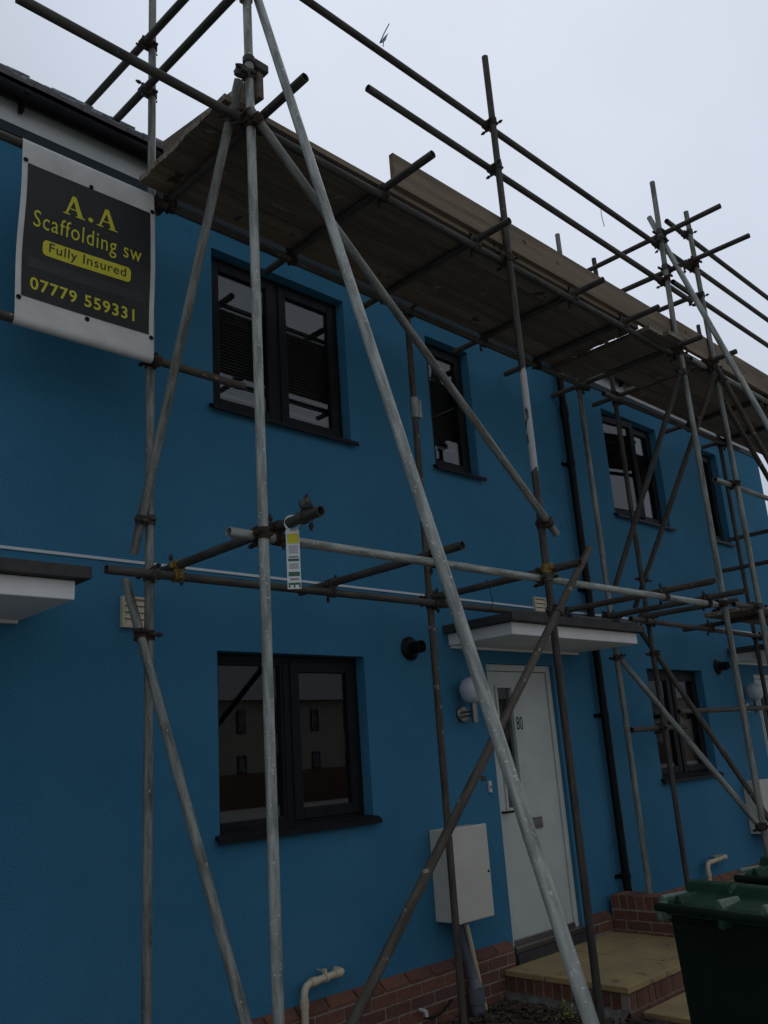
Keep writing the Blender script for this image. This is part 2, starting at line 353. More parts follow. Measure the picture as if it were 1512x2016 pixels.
def window(house, x0, x1, z0, z1, lights, blind=None, curtain=False, openl=0.0, fixed=()):
    """lights: list of split fractions; a recessed dark frame with sashes, panes and sill"""
    yf = 0.085; fw = 0.05
    b = MB()
    b.box(x0, x0+fw, yf, yf+.07, z0, z1); b.box(x1-fw, x1, yf, yf+.07, z0, z1)
    b.box(x0+fw, x1-fw, yf, yf+.07, z1-fw, z1); b.box(x0+fw, x1-fw, yf, yf+.07, z0, z0+fw)
    cuts = [x0+fw] + [x0 + (x1-x0)*t for t in lights] + [x1-fw]
    for c in cuts[1:-1]: b.box(c-.032, c+.032, yf, yf+.07, z0+fw, z1-fw)
    wdw = b.build('window', M['frame'], house, bevel=0.004)
    for i in range(len(cuts)-1):
        a = cuts[i] + (.032 if i else 0); c = cuts[i+1] - (.032 if i < len(cuts)-2 else 0)
        d, e = z0+fw, z1-fw; sw = 0.02 if i in fixed else 0.058; y = yf - .012 + (.02 if i in fixed else 0)
        s = MB()
        s.box(a-.012, a+sw, y, y+.055, d-.012, e+.012); s.box(c-sw, c+.012, y, y+.055, d-.012, e+.012)
        s.box(a+sw, c-sw, y, y+.055, e-sw, e+.012); s.box(a+sw, c-sw, y, y+.055, d-.012, d+sw)
        sash = s.build('sash', M['frame'], wdw, bevel=0.006)
        pn = MB().box(a+sw-.004, c-sw+.004, y+.024, y+.030, d+sw-.004, e-sw+.004).build('pane', M['glass'], wdw)
        if openl and i == 0:                # this sash stands open, hinged on its left edge
            piv = Vector((a, y, 0)); rm = Matrix.Translation(piv) @ Matrix.Rotation(-openl, 4, 'Z') @ Matrix.Translation(-piv)
            for o in (sash, pn): o.matrix_basis = rm
    sl_ = MB(); sl_.box(x0+.002, x1-.002, .0, yf+.01, z0-.01, z0+.02); sl_.prism([(.001, z0+.014), (-.05, z0-.006), (-.05, z0-.034), (-.036, z0-.034), (-.036, z0-.012), (.001, z0-.012)], x0-.032, x1+.032)
    sl_.build('sill', M['frame'], wdw)
    if blind:
        s = MB(); z = z1 - .08
        zb = z0 + .06 + blind*(z1-z0)
        while z > zb:
            s.quad((x0+.06, yf+.118, z), (x1-.06, yf+.118, z), (x1-.06, yf+.10, z-.016), (x0+.06, yf+.10, z-.016)); z -= .024
        s.box(x0+.06, x1-.06, yf+.10, yf+.12, z-.02, z)
        stuff(s.build('blind', M['blind'] if blind > .05 else M['strip'], wdw))
    if curtain:
        for a, c in ((x0+.03, x0+.40), (x1-.5, x1-.03)):
            s = MB(); n = 28
            pts = [(a+(c-a)*k/n, yf+.16+.022*math.sin(k*1.5)) for k in range(n+1)]
            s.add([(p[0], p[1], z0) for p in pts] + [(p[0], p[1], z1) for p in pts], [(k, k+1, k+n+2, k+n+1) for k in range(n)])
            s.build('curtain', M['curtain'], wdw, smooth=True)
    return wdw

def text_mesh(body, size, mat_, offset=0.0, align='LEFT', space=1.0):
    cu = bpy.data.curves.new('lettering', 'FONT'); cu.body = body; cu.size = size; cu.offset = offset
    cu.align_x = align; cu.space_character = space; cu.resolution_u = 3
    o = bpy.data.objects.new('lettering', cu); C.objects.link(o)
    dg = bpy.context.evaluated_depsgraph_get(); ev = o.evaluated_get(dg)
    me = bpy.data.meshes.new_from_object(ev)
    bpy.data.objects.remove(o); bpy.data.curves.remove(cu)
    me.materials.clear(); me.materials.append(mat_); return me

def front_door(house, x0, x1, z0, z1, number=None):
    y = 0.05; fw = 0.055
    f = MB()
    f.box(x0, x0+fw, y-.02, y+.06, z0, z1); f.box(x1-fw, x1, y-.02, y+.06, z0, z1); f.box(x0+fw, x1-fw, y-.02, y+.06, z1-fw, z1)
    a, c, d, e = x0+fw+.004, x1-fw-.004, z0+.05, z1-fw-.004
    gx0, gx1, gz0, gz1 = x0+.165, x0+.345, z0+.98, z1-.19
    s = MB()
    s.box(a, gx0, y, y+.045, d, e); s.box(gx1, c, y, y+.045, d, e); s.box(gx0, gx1, y, y+.045, d, gz0); s.box(gx0, gx1, y, y+.045, gz1, e)
    door = s.build('door', M['white'], house)
    f.build('frame', M['white'], door, bevel=0.008)
    t = MB(); q = .026
    t.box(gx0-q, gx0, y-.012, y, gz0-q, gz1+q); t.box(gx1, gx1+q, y-.012, y, gz0-q, gz1+q); t.box(gx0, gx1, y-.012, y, gz1, gz1+q); t.box(gx0, gx1, y-.012, y, gz0-q, gz0)
    t.build('bead', M['white'], door, bevel=0.005)
    MB().box(gx0, gx1, y+.018, y+.024, gz0, gz1).build('pane', M['glass'], door)
    lb = MB(); lb.box(x0+.33, x0+.575, y-.014, y, z0+.80, z0+.885); lb.box(x0+.345, x0+.56, y-.022, y-.014, z0+.815, z0+.86)
    lb.build('letter_plate', M['steel'], door, bevel=0.003)
    hd = MB(); hd.cyl((x0+.07, y, z0+.955), (x0+.07, y-.045, z0+.955), .009, 10); hd.box(x0+.06, x0+.17, y-.055, y-.04, z0+.946, z0+.964)
    hd.build('handle', M['black'], door, bevel=0.003)
    th = MB(); th.box(x0, x1, -.03, y+.06, z0-.02, z0+.018); th.box(x0+fw, x1-fw, y-.022, y, z0+.018, z0+.052)
    th.build('threshold', M['steel'], door, bevel=0.003)
    if number:
        me = text_mesh(number, 0.15, M['frame'])
        put('house_number', me, door, Matrix.Translation((x0+.375, y-.0025, z0+1.57)) @ Matrix.Rotation(R_(90), 4, 'X') @ Matrix.Diagonal((.62, 1, 1, 1)))
    return door

def canopy(house, x0, x1):
    """flat porch canopy: dark capping over a white box"""
    p = MB().box(x0, x1, -.62, 0, 2.505, 2.596).build('porch_canopy', M['canopy'], house, bevel=0.006)
    MB().box(x0-.055, x1+.055, -.675, 0.0, 2.598, 2.658).build('capping', M['felt'], p, bevel=0.004)
    MB().box(x0+.02, x1-.02, -.03, 0.0, 2.486, 2.503).build('wall_bead', M['canopy'], p)
    return p

def house(x0, x1, label, wins, door, can, num=None, pl=()):
    h = empty('terraced_house', ((x0+x1)/2, 0, 0)); tag(h, label, 'house', 'blue terraced houses in the row')
    holes = [(q[0], q[1], q[2], q[3]) for q in wins] + [(door[0], door[1], door[2], door[3])]
    wall_mesh(x0, x1, 0.0, 5.61, holes, 0.17).build('wall', M['render'], h)
    for q in wins: window(h, *q[:4], **q[4])
    front_door(h, *door, number=num)
    canopy(h, *can)
    # rooms behind the glass
    r = MB()
    for za, zb in ((0.25, 2.62), (2.85, 5.4)):
        r.quad((x0+.05,.20,za),(x1-.05,.20,za),(x1-.05,4,za),(x0+.05,4,za)); r.quad((x0+.05,.20,zb),(x0+.05,4,zb),(x1-.05,4,zb),(x1-.05,.20,zb))
        r.quad((x0+.05,4,za),(x1-.05,4,za),(x1-.05,4,zb),(x0+.05,4,zb))
    r.build('interior', M['room'], h)
    # floor-level bead, eaves trim, eaves board, fascia, gutter and roof
    MB().box(x0, x1, -.008, 0, 2.872, 2.888).build('storey_bead', M['lightstrip'], h)
    MB().box(x0, x1, -.014, 0, 5.36, 5.425).build('eaves_trim', M['strip'], h)
    MB().box(x0, x1, -.010, 0, 5.428, 5.66).build('eaves_board', M['band'], h)
    MB().box(x0, x1, -.028, 0, 5.60, 5.76).build('fascia', M['black'], h)
    prof = [(-.085+.056*math.cos(t), 5.60+.056*math.sin(t)*1.2) for t in [math.pi + math.pi*k/10 for k in range(11)]]
    prof += [(p[0]*1.0 if False else -.085 + (p[0]+.085)*.93, p[1]+.004) for p in prof[::-1]]
    gt = MB().prism(prof, x0, x1).build('gutter', M['black'], h)
    x = x0 + .45
    while x < x1:
        MB().prism([(-.029, 5.645), (-.029, 5.50), (-.05, 5.50), (-.145, 5.575), (-.145, 5.60), (-.13, 5.605), (-.1, 5.535), (-.05, 5.535)], x-.012, x+.012).build('gutter_bracket', M['black'], gt)
        x += .8
    rf = MB(); pitch = R_(42.4); dl = 4.0
    yb, zb = -.065, 5.66
    rf.prism([(yb+.03, zb+.0), (yb+.03+dl*math.cos(pitch), zb+dl*math.sin(pitch)), (7.05, zb+.0)], x0, x1)
    roof = rf.build('roof', M['tile'], h)
    tw = .30; x = x0; k = 0
    tm = MB(); tm.box(0, tw-.006, 0, .36, 0, .022); tm.box(.0, .05, 0, .36, .022, .036); tm.box(tw-.05, tw-.006, 0, .36, .022, .03)
    tme = tm.mesh('roof_tile', M['tile'])
    while x < x1 - .01:                     # bottom courses, whose edges show against the sky
        for q in range(2):
            s = q*.30
            put('roof_tile', tme, roof, Matrix.Translation((x, yb + s*math.cos(pitch) - .03, zb + s*math.sin(pitch) + .012 + .02*q + random.uniform(0,.004))) @ Matrix.Rotation(pitch, 4, 'X'))
        x += tw
    for a, c, z in pl: plinth(h, a, c, z)
    return h

hA = house(-2.80, 2.12, 'blue rendered house at the far left, behind the black and yellow banner',
      [(-1.93, -.72, 3.98, 5.155, dict(lights=[.5], blind=.1)), (.22, .78, 3.97, 5.155, dict(lights=[], blind=.2)), (-1.93, -.73, 1.335, 2.395, dict(lights=[.5]))],
      (.60, 1.51, .29, 2.38), (.12, 1.80), None, [(1.56, 2.11, 0.0)])
hB = house(2.12, 7.07, 'blue rendered house with white front door numbered 80',
      [(2.99, 4.20, 3.98, 5.155, dict(lights=[.5], blind=.13)), (5.13, 5.69, 3.97, 5.155, dict(lights=[], blind=.2)), (2.99, 4.195, 1.335, 2.395, dict(lights=[.49], fixed=(0,)))],
      (5.525, 6.43, .29, 2.385), (5.095, 6.84), '80', [(2.13, 5.47, 0.0), (6.48, 6.79, 0.19)])
hC = house(7.07, 11.93, 'blue rendered house at the right end of the row, beyond the black downpipe',
      [(7.88, 9.04, 3.97, 5.155, dict(lights=[.56], openl=.14)), (10.03, 10.58, 3.97, 5.155, dict(lights=[])), (8.04, 9.21, 1.33, 2.395, dict(lights=[.5], curtain=True))],
      (10.53, 11.44, .29, 2.385), (9.98, 11.7), None, [(7.05, 9.9, 0.19)])

# ------------------------------------------------------------------ things fixed to the walls
def downpipe(x, label, z0=.3, z1=5.52):
    t = empty('downpipe', (x, -.06, z0)); tag(t, label, 'downpipe', 'black rainwater downpipes')
    MB().cyl((x,-.06,z0), (x,-.06,z1), .036, 18).build('pipe', M['black'], t, smooth=True)
    for z in (.6, 1.95, 3.1, 4.35):
        s = MB(); s.pipe((x,-.06,z-.02), (x,-.06,z+.02), .042, .0362, 18); s.box(x-.085, x+.085, -.012, 0, z-.016, z+.016); s.box(x-.02, x+.02, -.026, -.012, z-.014, z+.014)
        s.build('clip', M['black'], t)
    for z in (2.62, 4.9):
        MB().pipe((x,-.06,z-.06), (x,-.06,z+.06), .044, .0362, 18).build('socket', M['black'], t, smooth=True)
    return t
downpipe(7.07, 'black rainwater downpipe running down the blue wall right of the white door')
def wall_vent(x0, z0, z1, label):
    t = empty('air_vent', (x0+.08, -.01, z0)); tag(t, label, 'vent', 'cream wall vents')
    x1 = x0 + .17
    b = MB(); b.box(x0, x0+.014, -.028, 0, z0, z1); b.box(x1-.014, x1, -.028, 0, z0, z1); b.box(x0+.014, x1-.014, -.028, 0, z1-.014, z1); b.box(x0+.014, x1-.014, -.028, 0, z0, z0+.014); b.box(x0+.014, x1-.014, -.006, 0, z0+.014, z1-.014)
    b.build('frame', M['cream'], t)
    h = (z1-z0-.028)/4
    for k in range(4):
        z = z0+.014+k*h
        MB().prism([(-.007, z+h-.0035), (-.007, z+.0005), (-.024, z+.0005), (-.014, z+h-.0035)], x0+.015, x1-.015).build('flap', M['cream'], t)
wall_vent(2.355, 2.50, 2.675, 'cream louvred wall vent behind the leaning tube left of the ground floor window')
wall_vent(6.25, 2.80, 2.975, 'cream louvred wall vent just above the white porch canopy over door 80')
def flue(x, z, label):
    t = empty('boiler_flue', (x, 0, z)); tag(t, label, 'flue', 'black boiler flues')
    MB().lathe([(.085,0),(.088,.012),(.07,.03),(.056,.04)], (x,0,z), (0,-1,0), 28).build('wall_collar', M['black'], t, smooth=True)
    b = MB(); b.pipe((x,-.038,z), (x,-.13,z), .046, .036, 22); b.build('outlet', M['black'], t, smooth=True)
    b = MB(); b.cyl((x,-.05,z), (x,-.118,z), .02, 14); b.box(x-.036, x+.036, -.128, -.118, z-.004, z+.004); b.box(x-.004, x+.004, -.128, -.118, z-.036, z+.036); b.build('terminal', M['black'], t)
flue(4.655, 2.468, 'black round boiler flue on the wall left of the porch over door 80')
flue(9.61, 2.445, 'black round boiler flue on the right hand house, near the second porch')
def wall_lamp(x, z, label):
    t = empty('wall_lamp', (x, 0, z)); tag(t, label, 'lamp', 'globe lamps beside the front doors')
    MB().lathe([(.062,0),(.062,.02),(.055,.028)], (x,0,z), (0,-1,0), 28).build('wall_plate', M['steel'], t, smooth=True)
    b = MB(); b.cyl((x,-.028,z+.012), (x,-.13,z+.012), .008, 12); b.cyl((x,-.028,z-.018), (x,-.13,z-.018), .008, 12); b.cyl((x,-.13,z-.07), (x,-.13,z+.07), .026, 18)
    b.build('arm', M['steel'], t, smooth=True)
    MB().lathe([(.03,0),(.062,.012),(.088,.045),(.099,.095),(.095,.13),(.075,.168),(.04,.19),(.012,.196)], (x,-.13,z+.07), (0,0,1), 28).build('globe', M['opal'], t, smooth=True)
wall_lamp(5.172, 1.99, 'white globe wall lamp on a steel bracket left of door 80')
wall_lamp(10.16, 1.99, 'white globe wall lamp beside the door of the right hand house')
def meter_box(x0, z0, z1, label, drain=True):
    t = empty('meter_box', (x0+.2, -.1, z0)); tag(t, label, 'meter box', 'off-white gas meter boxes')
    x1 = x0 + .385
    MB().box(x0, x1, -.17, 0, z0, z1).build('case', M['box'], t, bevel=0.008)
    d = MB().box(x0-.008, x1+.006, -.2, -.173, z0-.008, z1+.01).build('lid', M['box'], t, bevel=0.008)
    MB().cyl((x1-.02,-.2,(z0+z1)/2-.01), (x1-.02,-.204,(z0+z1)/2-.01), .009, 12).build('lock', M['black'], d)
    a_, c_ = (aty(918, 1818, -.15), atz(957, 1990, .02)) if drain else (Vector((x0+.24,-.11,z0)), Vector((x0+.33,-.14,.2)))
    MB().cyl(a_, c_, .016, 14).build('conduit', M['cream'], t, smooth=True)
meter_box(4.715, .615, 1.205, 'off-white wall meter box below the lamp, left of door 80')
meter_box(9.735, .665, 1.205, 'off-white wall meter box on the right hand house, behind the steep tubes', drain=False)
t = empty('soil_pipe', (4.98, -.14, .05)); tag(t, 'grey plastic drain pipe with branch socket rising from the flower bed', 'drain pipe')
q0, q1, q2, q3 = aty(908, 1815, -.09), aty(916, 1862, -.09), aty(926, 1905, -.10), aty(938, 1955, -.12)
MB().path([q0, q1, q2, q3], .036, 16).build('pipe', M['grey'], t, smooth=True)
MB().cyl((q3.x, q3.y, .0), (q3.x, q3.y, q3.z-.01), .045, 20).build('lower_pipe', M['grey'], t, smooth=True)
MB().cyl((q3.x, q3.y, q3.z-.06), (q3.x, q3.y, q3.z+.03), .056, 20).build('socket', M['grey'], t, smooth=True)
MB().cyl((q3.x, q3.y, q3.z+.03), (q3.x*.55+q2.x*.45, (q3.y+q2.y)/2, q3.z*.45+q2.z*.55), .050, 20, .037).build('reducer', M['grey'], t, smooth=True)
def waste(x0, x1, z, label, zb):
    t = empty('waste_pipe', (x0, -.06, zb)); tag(t, label, 'waste pipe', 'cream waste pipes low on the wall')
    y = -.075
    MB().path([(x1,.0,z), (x1,-.035,z), (x1-.008,-.062,z), (x1-.035,y,z), (x0+.05,y,z-.012), (x0+.02,y-.004,z-.02), (x0,y-.008,z-.05), (x0-.002,y-.008,z-.09), (x0-.002,y-.008,zb)], .0215, 16).build('pipe', M['cream'], t, smooth=True)
    for p_, q_ in (((x1-.07,y,z-.002), (x1-.02,y,z)), ((x0+.055,y,z-.012), (x0+.1,y,z-.010)), ((x0-.002,y-.008,z-.13), (x0-.002,y-.008,z-.085))):
        MB().pipe(p_, q_, .026, .0216, 16).build('socket', M['cream'], t, smooth=True)
    xm = x0 + (x1-x0)*.55
    s = MB(); s.pipe((xm-.008,y,z-.006), (xm+.008,y,z-.006), .0275, .0216, 16); s.cyl((xm,-.055,z+.03), (xm,.0,z+.03), .005, 8); s.box(xm-.008, xm+.008, -.08, -.05, z+.02, z+.04)
    s.build('clip', M['cream'], t)
waste(3.49, 3.80, .498, 'cream waste pipe bent down into the ground below the ground floor window', .02)
waste(8.50, 8.93, .535, 'cream waste pipe on the far wall, just above the green bins', .2)
t = empty('doorbell', (5.42, 0, 1.40)); tag(t, 'small silver doorbell on the blue wall left of door 80', 'doorbell')
MB().box(5.402, 5.437, -.018, 0, 1.405, 1.49).build('plate', M['white'], t, bevel=0.004); MB().cyl((5.42,-.018,1.445), (5.42,-.023,1.445), .009, 14).build('button', M['steel'], t)
t = tag(MB().box(5.333, 5.385, -.008, 0, 1.495, 1.53).build('wall_plaque', M['rusty'], bevel=0.002), 'tiny brown plaque on the blue wall, up left of the doorbell', 'plaque')

# ------------------------------------------------------------------ doorstep, low wall, paving
st = empty('doorstep', (6.05, -.5, 0)); tag(st, 'raised buff paved doorstep with brick risers in front of door 80', 'doorstep')
MB().box(5.346, 6.80, -1.032, -.06, 0.0, .166).build('core', M['mortar'], st)
for a, c in ((5.325, 6.055), (6.065, 6.795)):
    for d, e in ((-1.05, -.405), (-.395, -.057)):
        MB().box(a, c, d, e, .168, .208 + random.uniform(-.002, .002)).build('paving_slab', M['slab'], st, bevel=0.006)
y = -.10
while y > -1.0:                              # bricks on end, left riser
    brick(st, (5.365, y, .112), .066, .05, .1, R_(-90)); y -= .0765
x = 5.39
while x < 6.75:
    brick(st, (x, -1.013, .112), .066, .05, .1, 0); x += .0765
for k in range(5): brick(st, (5.365, -.16 - .225*k if k < 4 else -.96, .022), .215 if k < 4 else .1, .06, .065, R_(-90))
for k in range(6): brick(st, (5.45 + .225*k, -1.011, .022), .215, .06, .065, 0)
MB().box(5.50, 6.46, -.06, -.03, .15, .268).build('door_upstand', M['felt'], st)
b = MB(); pts = []                           # rough concrete haunching along the foot of the step
for i in range(30):
    yy = -.05 - i*.034
    for j, (dx, dz) in enumerate(((0.02, .075), (-.03, .06), (-.08, .03), (-.12, -.03))):
        pts.append((5.345+dx+random.uniform(-.012,.012), yy+random.uniform(-.008,.008), dz+random.uniform(-.01,.01)))
b.add(pts, [(i*4+j, i*4+j+1, (i+1)*4+j+1, (i+1)*4+j) for i in range(29) for j in range(3)])
b.build('concrete_haunch', M['concrete'], st, smooth=True)

lw = empty('low_wall', (6.9, -.6, 0)); tag(lw, 'low red brick garden wall beside the doorstep, behind the green bins', 'wall')
MB().box(6.806, 7.0, -1.25, -.05, 0.0, .482).build('core', M['mortar'], lw)
y = -.09
while y > -1.24: brick(lw, (6.9075, y, .439), .215, .066, .102, 0); y -= .0765
for r_, z in enumerate((.34, .265, .19, .115)):
    y = -.17 + (.1125 if r_ % 2 else 0)
    while y > -1.2:
        a = max(y - .1075, -1.255); c = min(y + .1075, -.05)
        if c - a > .04: brick(lw, (6.85, (a+c)/2, z), c - a, .1, .065, R_(-90))
        y -= .225
pv = struct(MB().box(5.47, 9.0, -4.0, -1.045, -.03, .0).build('garden_path', M['concrete']))
xx = 5.46
for i in range(5):
    for j in range(4):
        a, c = xx + i*.61, xx + i*.61 + .6; d, e = -1.05 - j*.61 - .6, -1.05 - j*.61
        o = MB().box(a, c, d, e, .004, .042 + random.uniform(-.003,.003)).build('paving_slab', M['slab'], pv, bevel=0.006)

# loose things on the flower bed
c = atz(800, 2012, .05)
o = MB().box(-.17, .17, -.11, .11, -.02, .02).build('concrete_paver', M['terracotta'], bevel=0.006); o.location = (c.x-.02, c.y-.04, .065); o.rotation_euler = (R_(6), R_(-4), R_(20))
tag(o, 'pinkish paver lying on the flower bed against the brick plinth', 'paver')
t = empty('outside_tap', (4.42, -.08, .16)); tag(t, 'small white pipe stub with dark valve low on the brick plinth', 'pipe stub')
MB().path([(4.45,-.05,.145), (4.45,-.09,.145), (4.455,-.10,.14), (4.455,-.105,.11)], .012, 12).build('stub', M['white'], t, smooth=True)
MB().path([(4.46,-.08,.10), (4.52,-.09,.085), (4.60,-.10,.10), (4.72,-.09,.15)], .008, 8).build('cable', M['black'], t, smooth=True)
pc = atz(1118, 2000, .06)
t = empty('garden_plant', (pc.x, pc.y, .02)); tag(t, 'small plant with yellow-green leaves at the foot of the long leaning tube', 'plant')
b = MB(); sb = MB()
for k in range(110):
    a = random.random()*6.3; rr = abs(random.gauss(0, .045)); h_ = random.uniform(.0, .13)*(1-rr*4)
    c = Vector((pc.x + rr*math.cos(a), pc.y + rr*math.sin(a), .03 + max(h_, .0)))
    m3 = Matrix.Rotation(a, 3, 'Z') @ Matrix.Rotation(random.uniform(-1,.6), 3, 'Y') @ Matrix.Rotation(random.uniform(-.6,.6), 3, 'X')
    l_, wd = random.uniform(.014,.026), random.uniform(.005,.009)
    b.add([c + m3 @ Vector(p) for p in ((0,0,0), (l_*.5,wd,.003), (l_,0,0), (l_*.5,-wd,.003))], [(0,1,2,3)])
b.build('foliage', M['leaf'], t)
for k in range(6): sb.cyl((pc.x,pc.y,.0), (pc.x+random.uniform(-.05,.05), pc.y+random.uniform(-.05,.05), .13), .003, 6)
sb.build('stem', M['mulch'], t)

# ------------------------------------------------------------------ scaffold
TR = 0.02415
s1 = empty('scaffold', (4.6, -.85, 0)); tag(s1, 'near tube scaffold with boarded platform in front of house 80', 'scaffold', 'tube scaffolds along the row')
s2 = empty('scaffold', (9.0, -.85, 0)); tag(s2, 'far tube scaffold in front of the right hand house, beyond the low wall', 'scaffold', 'tube scaffolds along the row')
tubes = []
def tube(name, a, b_, m, par, label=None, cl=True):
    a = Vector(a); b_ = Vector(b_); d = b_ - a
    mb = MB(); mb.pipe((0,0,0), (0,0,d.length), TR, TR-.0042, 20)
    o = bpy.data.objects.new(name, mb.mesh(name, M[m], True)); C.objects.link(o)
    q = d.to_track_quat('Z', 'Y')
    o.parent = par; o.matrix_parent_inverse = PINV(par)
    o.matrix_basis = Matrix.Translation(a) @ q.to_matrix().to_4x4()
    if label: o['label'] = label
    if cl: tubes.append((a, b_, par, name))
    return o
def base_plate(x, y, z, par):
    b = MB(); b.box(x-.075, x+.075, y-.075, y+.075, z, z+.008); b.build('base_plate', M['dark'], par)
YO, YI = -1.35, -.35
LO, LI = YO + .055, YI - .055               # ledgers run between the two rows
ZL, ZU = 2.73, 5.0
# standards
tube('standard', (2.335,YI,.03), (2.335,YI,7.0), 'galv2', s1)
tube('standard', (2.342,YO,.03), (2.342,YO,7.0), 'galv', s1, 'bright galvanised corner upright')
tube('standard', (4.525,YI,.03), (4.545,YI,5.03), 'rusty', s1)
tube('standard', (4.545,YO,.03), (4.545,YO,6.72), 'painted', s1, 'dark upright with a worn band of white paint')
tube('standard', (6.93,YI,.2), (6.91,YI,6.69), 'galv2', s1)
tube('standard', (7.02,YO,.05), (7.02,YO,5.04), 'galv2', s1)
tube('standard', aty(1331,668,YO), aty(1284,359,YO), 'galv2', s1)
tube('standard', (7.575,YI,.2), (7.575,YI,6.67), 'dark', s2)
tube('standard', (7.725,YO,.05), (7.715,YO,6.76), 'galv2', s2)
tube('standard', (9.93,YI,.2), (9.93,YI,6.64), 'dark', s2)
tube('standard', (9.98,YO,.03), (9.98,YO,6.7), 'galv2', s2)
for x, y, z, p in ((2.335,YI,.03,s1),(2.342,YO,.03,s1),(4.525,YI,.03,s1),(4.545,YO,.03,s1),(6.93,YI,.2,s1),(7.02,YO,.042,s1),(7.575,YI,.2,s2),(7.725,YO,.042,s2),(9.93,YI,.2,s2),(9.98,YO,.0,s2)):
    base_plate(x, y, z, p)
# ledgers
tube('ledger', (2.19,LO,ZL-.005), (7.16,LO,ZL+.01), 'galv', s1, 'bright galvanised lower ledger')
tube('ledger', (2.06,LI,ZL-.01), (7.2,LI,ZL), 'dark', s1)
tube('ledger', (7.16,LI,ZL+.045), (10.2,LI,ZL+.01), 'rusty', s2)
tube('ledger', (7.32,LO,ZL+.04), (10.2,LO,ZL+.03), 'dark', s2)
tube('ledger', (1.14,LO,ZU), (6.97,LO,ZU+.005), 'dark', s1)
tube('ledger', (-.6,LI,ZU-.005), (6.98,LI,ZU), 'dark', s1)
tube('ledger', (7.34,LO,ZU+.06), (10.3,LO,ZU+.05), 'galv2', s2)
tube('ledger', aty(1188,775,LI), (10.3,LI,ZU+.05), 'dark', s2)
tube('ledger', (7.40,LO,3.90), (10.2,LO,3.91), 'galv2', s2)
tube('banner_rail', (-.6,LI,3.965), (2.945,LI,3.955), 'rusty', s1)
# lower transoms
ZT = ZL + .051
for x, a, c, m, p in ((2.475,-.17,-1.615,'dark',s1), (3.575,-.09,-1.50,'dark',s1), (4.60,-.2,-1.57,'dark',s1), (6.14,-.38,-1.70,'rusty',s1), (6.84,-.33,-1.61,'dark',s1)):
    tube('transom', (x,a,ZT), (x-.01,c,ZT+.004), m, p)
tube('transom', (7.40,-.36,ZT+.03), (7.47,-1.27,ZT+.035), 'dark', s2)
tube('transom', (8.76,-.10,ZT+.02), (8.68,-1.40,ZT+.03), 'dark', s2)
# upper transoms under the boards
ZV = ZU + .0515
for x, a, c, m, p in ((2.43,-.25,-1.70,'dark',s1), (3.37,-.10,-1.715,'dark',s1), (4.25,-.11,-1.59,'dark',s1), (5.42,-.07,-1.57,'dark',s1), (6.16,-.05,-1.62,'dark',s1), (6.965,-.02,-1.59,'dark',s1)):
    tube('transom', (x,a,ZV), (x,c,ZV), m, p)
for x, a, c in ((7.65,-.05,-1.60), (9.08,-.09,-1.57), (10.0,-.1,-1.5)):
    tube('transom', (x,a,ZV+.056), (x,c,ZV+.056), 'dark', s2)
# guard rails
tube('guard_rail', (2.10,LO,6.13), (7.9,LO,6.15), 'dark', s1)
tube('guard_rail', (3.305,LO,5.765), (7.58,LO,5.74), 'dark', s1)
tube('guard_rail', (7.35,LO,6.53), (10.3,LO,6.51), 'dark', s2)
tube('guard_rail', (7.9,LO-.0,6.19), (10.3,LO,6.18), 'dark', s2)
tube('guard_rail', (7.25,LO,5.83), (10.3,LO,5.81), 'dark', s2)
tube('end_rail', atx(160,220,2.28), (2.28,-1.65,6.10), 'dark', s1)
tube('end_rail', atx(220,245,2.28), (2.28,-1.65,5.765), 'dark', s1)
tube('end_rail', (7.085,-.28,6.255), (7.085,-1.915,6.24), 'dark', s1)
tube('end_rail', (7.66,-.30,6.215), (7.66,-1.915,6.175), 'dark', s2)
tube('end_rail', (7.085,-.30,5.885), (7.085,-1.47,5.86), 'dark', s1)
tube('end_rail', (7.63,-.30,5.835), (7.63,-1.40,5.80), 'dark', s2)
# braces and rakers
tube('brace', atx(470,158,2.287), atx(263,1090,2.285), 'galv2', s1)
tube('brace', atx(247,1143,2.285), atx(495,2055,2.287), 'galv2', s1)
tube('brace', aty(492,215,YO-.053), aty(1096,1052,YO-.053), 'galv2', s1)
tube('brace', aty(1160,1080,YO-.053), aty(683,2034,YO-.053), 'rusty', s1, 'brown diagonal brace spotted with old paint')
ra = atx(1172,2040,2.40); rt = atx(700,590,2.40); rd = (rt-ra).normalized()
foot = ra - rd*((ra.z-.02)/rd.z); top_ = ra + rd*((6.25-ra.z)/rd.z)
tube('raker', foot, top_, 'galv', s1, 'long bright galvanised raking tube leaning out to the garden')
ra = atx(1512,840,7.08); rt = atx(1278,428,7.08); rd = (rt-ra).normalized()
tube('raker', ra - rd*((ra.z-.02)/rd.z), rt, 'galv', s1, 'bright raking tube at the far end of the near scaffold')
tube('brace', atx(1338,738,6.965), atx(1210,1158,6.965), 'dark', s1)
tube('brace', atx(1213,1288,6.965), atx(1500,1632,6.965), 'galv2', s1)
tube('brace', atx(1408,735,7.63), atx(1250,1197,7.63), 'rusty', s2)
tube('brace', atx(1249,1225,7.63), atx(1486,1572,7.63) + (atx(1486,1572,7.63)-atx(1249,1225,7.63))*.35, 'rusty', s2)
k2a, k2b = aty(1410,722,YO-.053), aty(1512,905,YO-.053); tube('brace', k2a, k2a + (k2b-k2a)*3.2, 'rusty', s2)
k2a, k2b = aty(1425,790,YO+.053), aty(1512,940,YO+.053); tube('brace', k2a, k2a + (k2b-k2a)*2.6, 'rusty', s2)
tube('tie', aty(1243,1437,-.30), aty(1350,1430,-.30), 'rusty', s2)
tube('tie', aty(1336,1401,YI-.053), aty(1540,1392,YI-.053), 'rusty', s2)
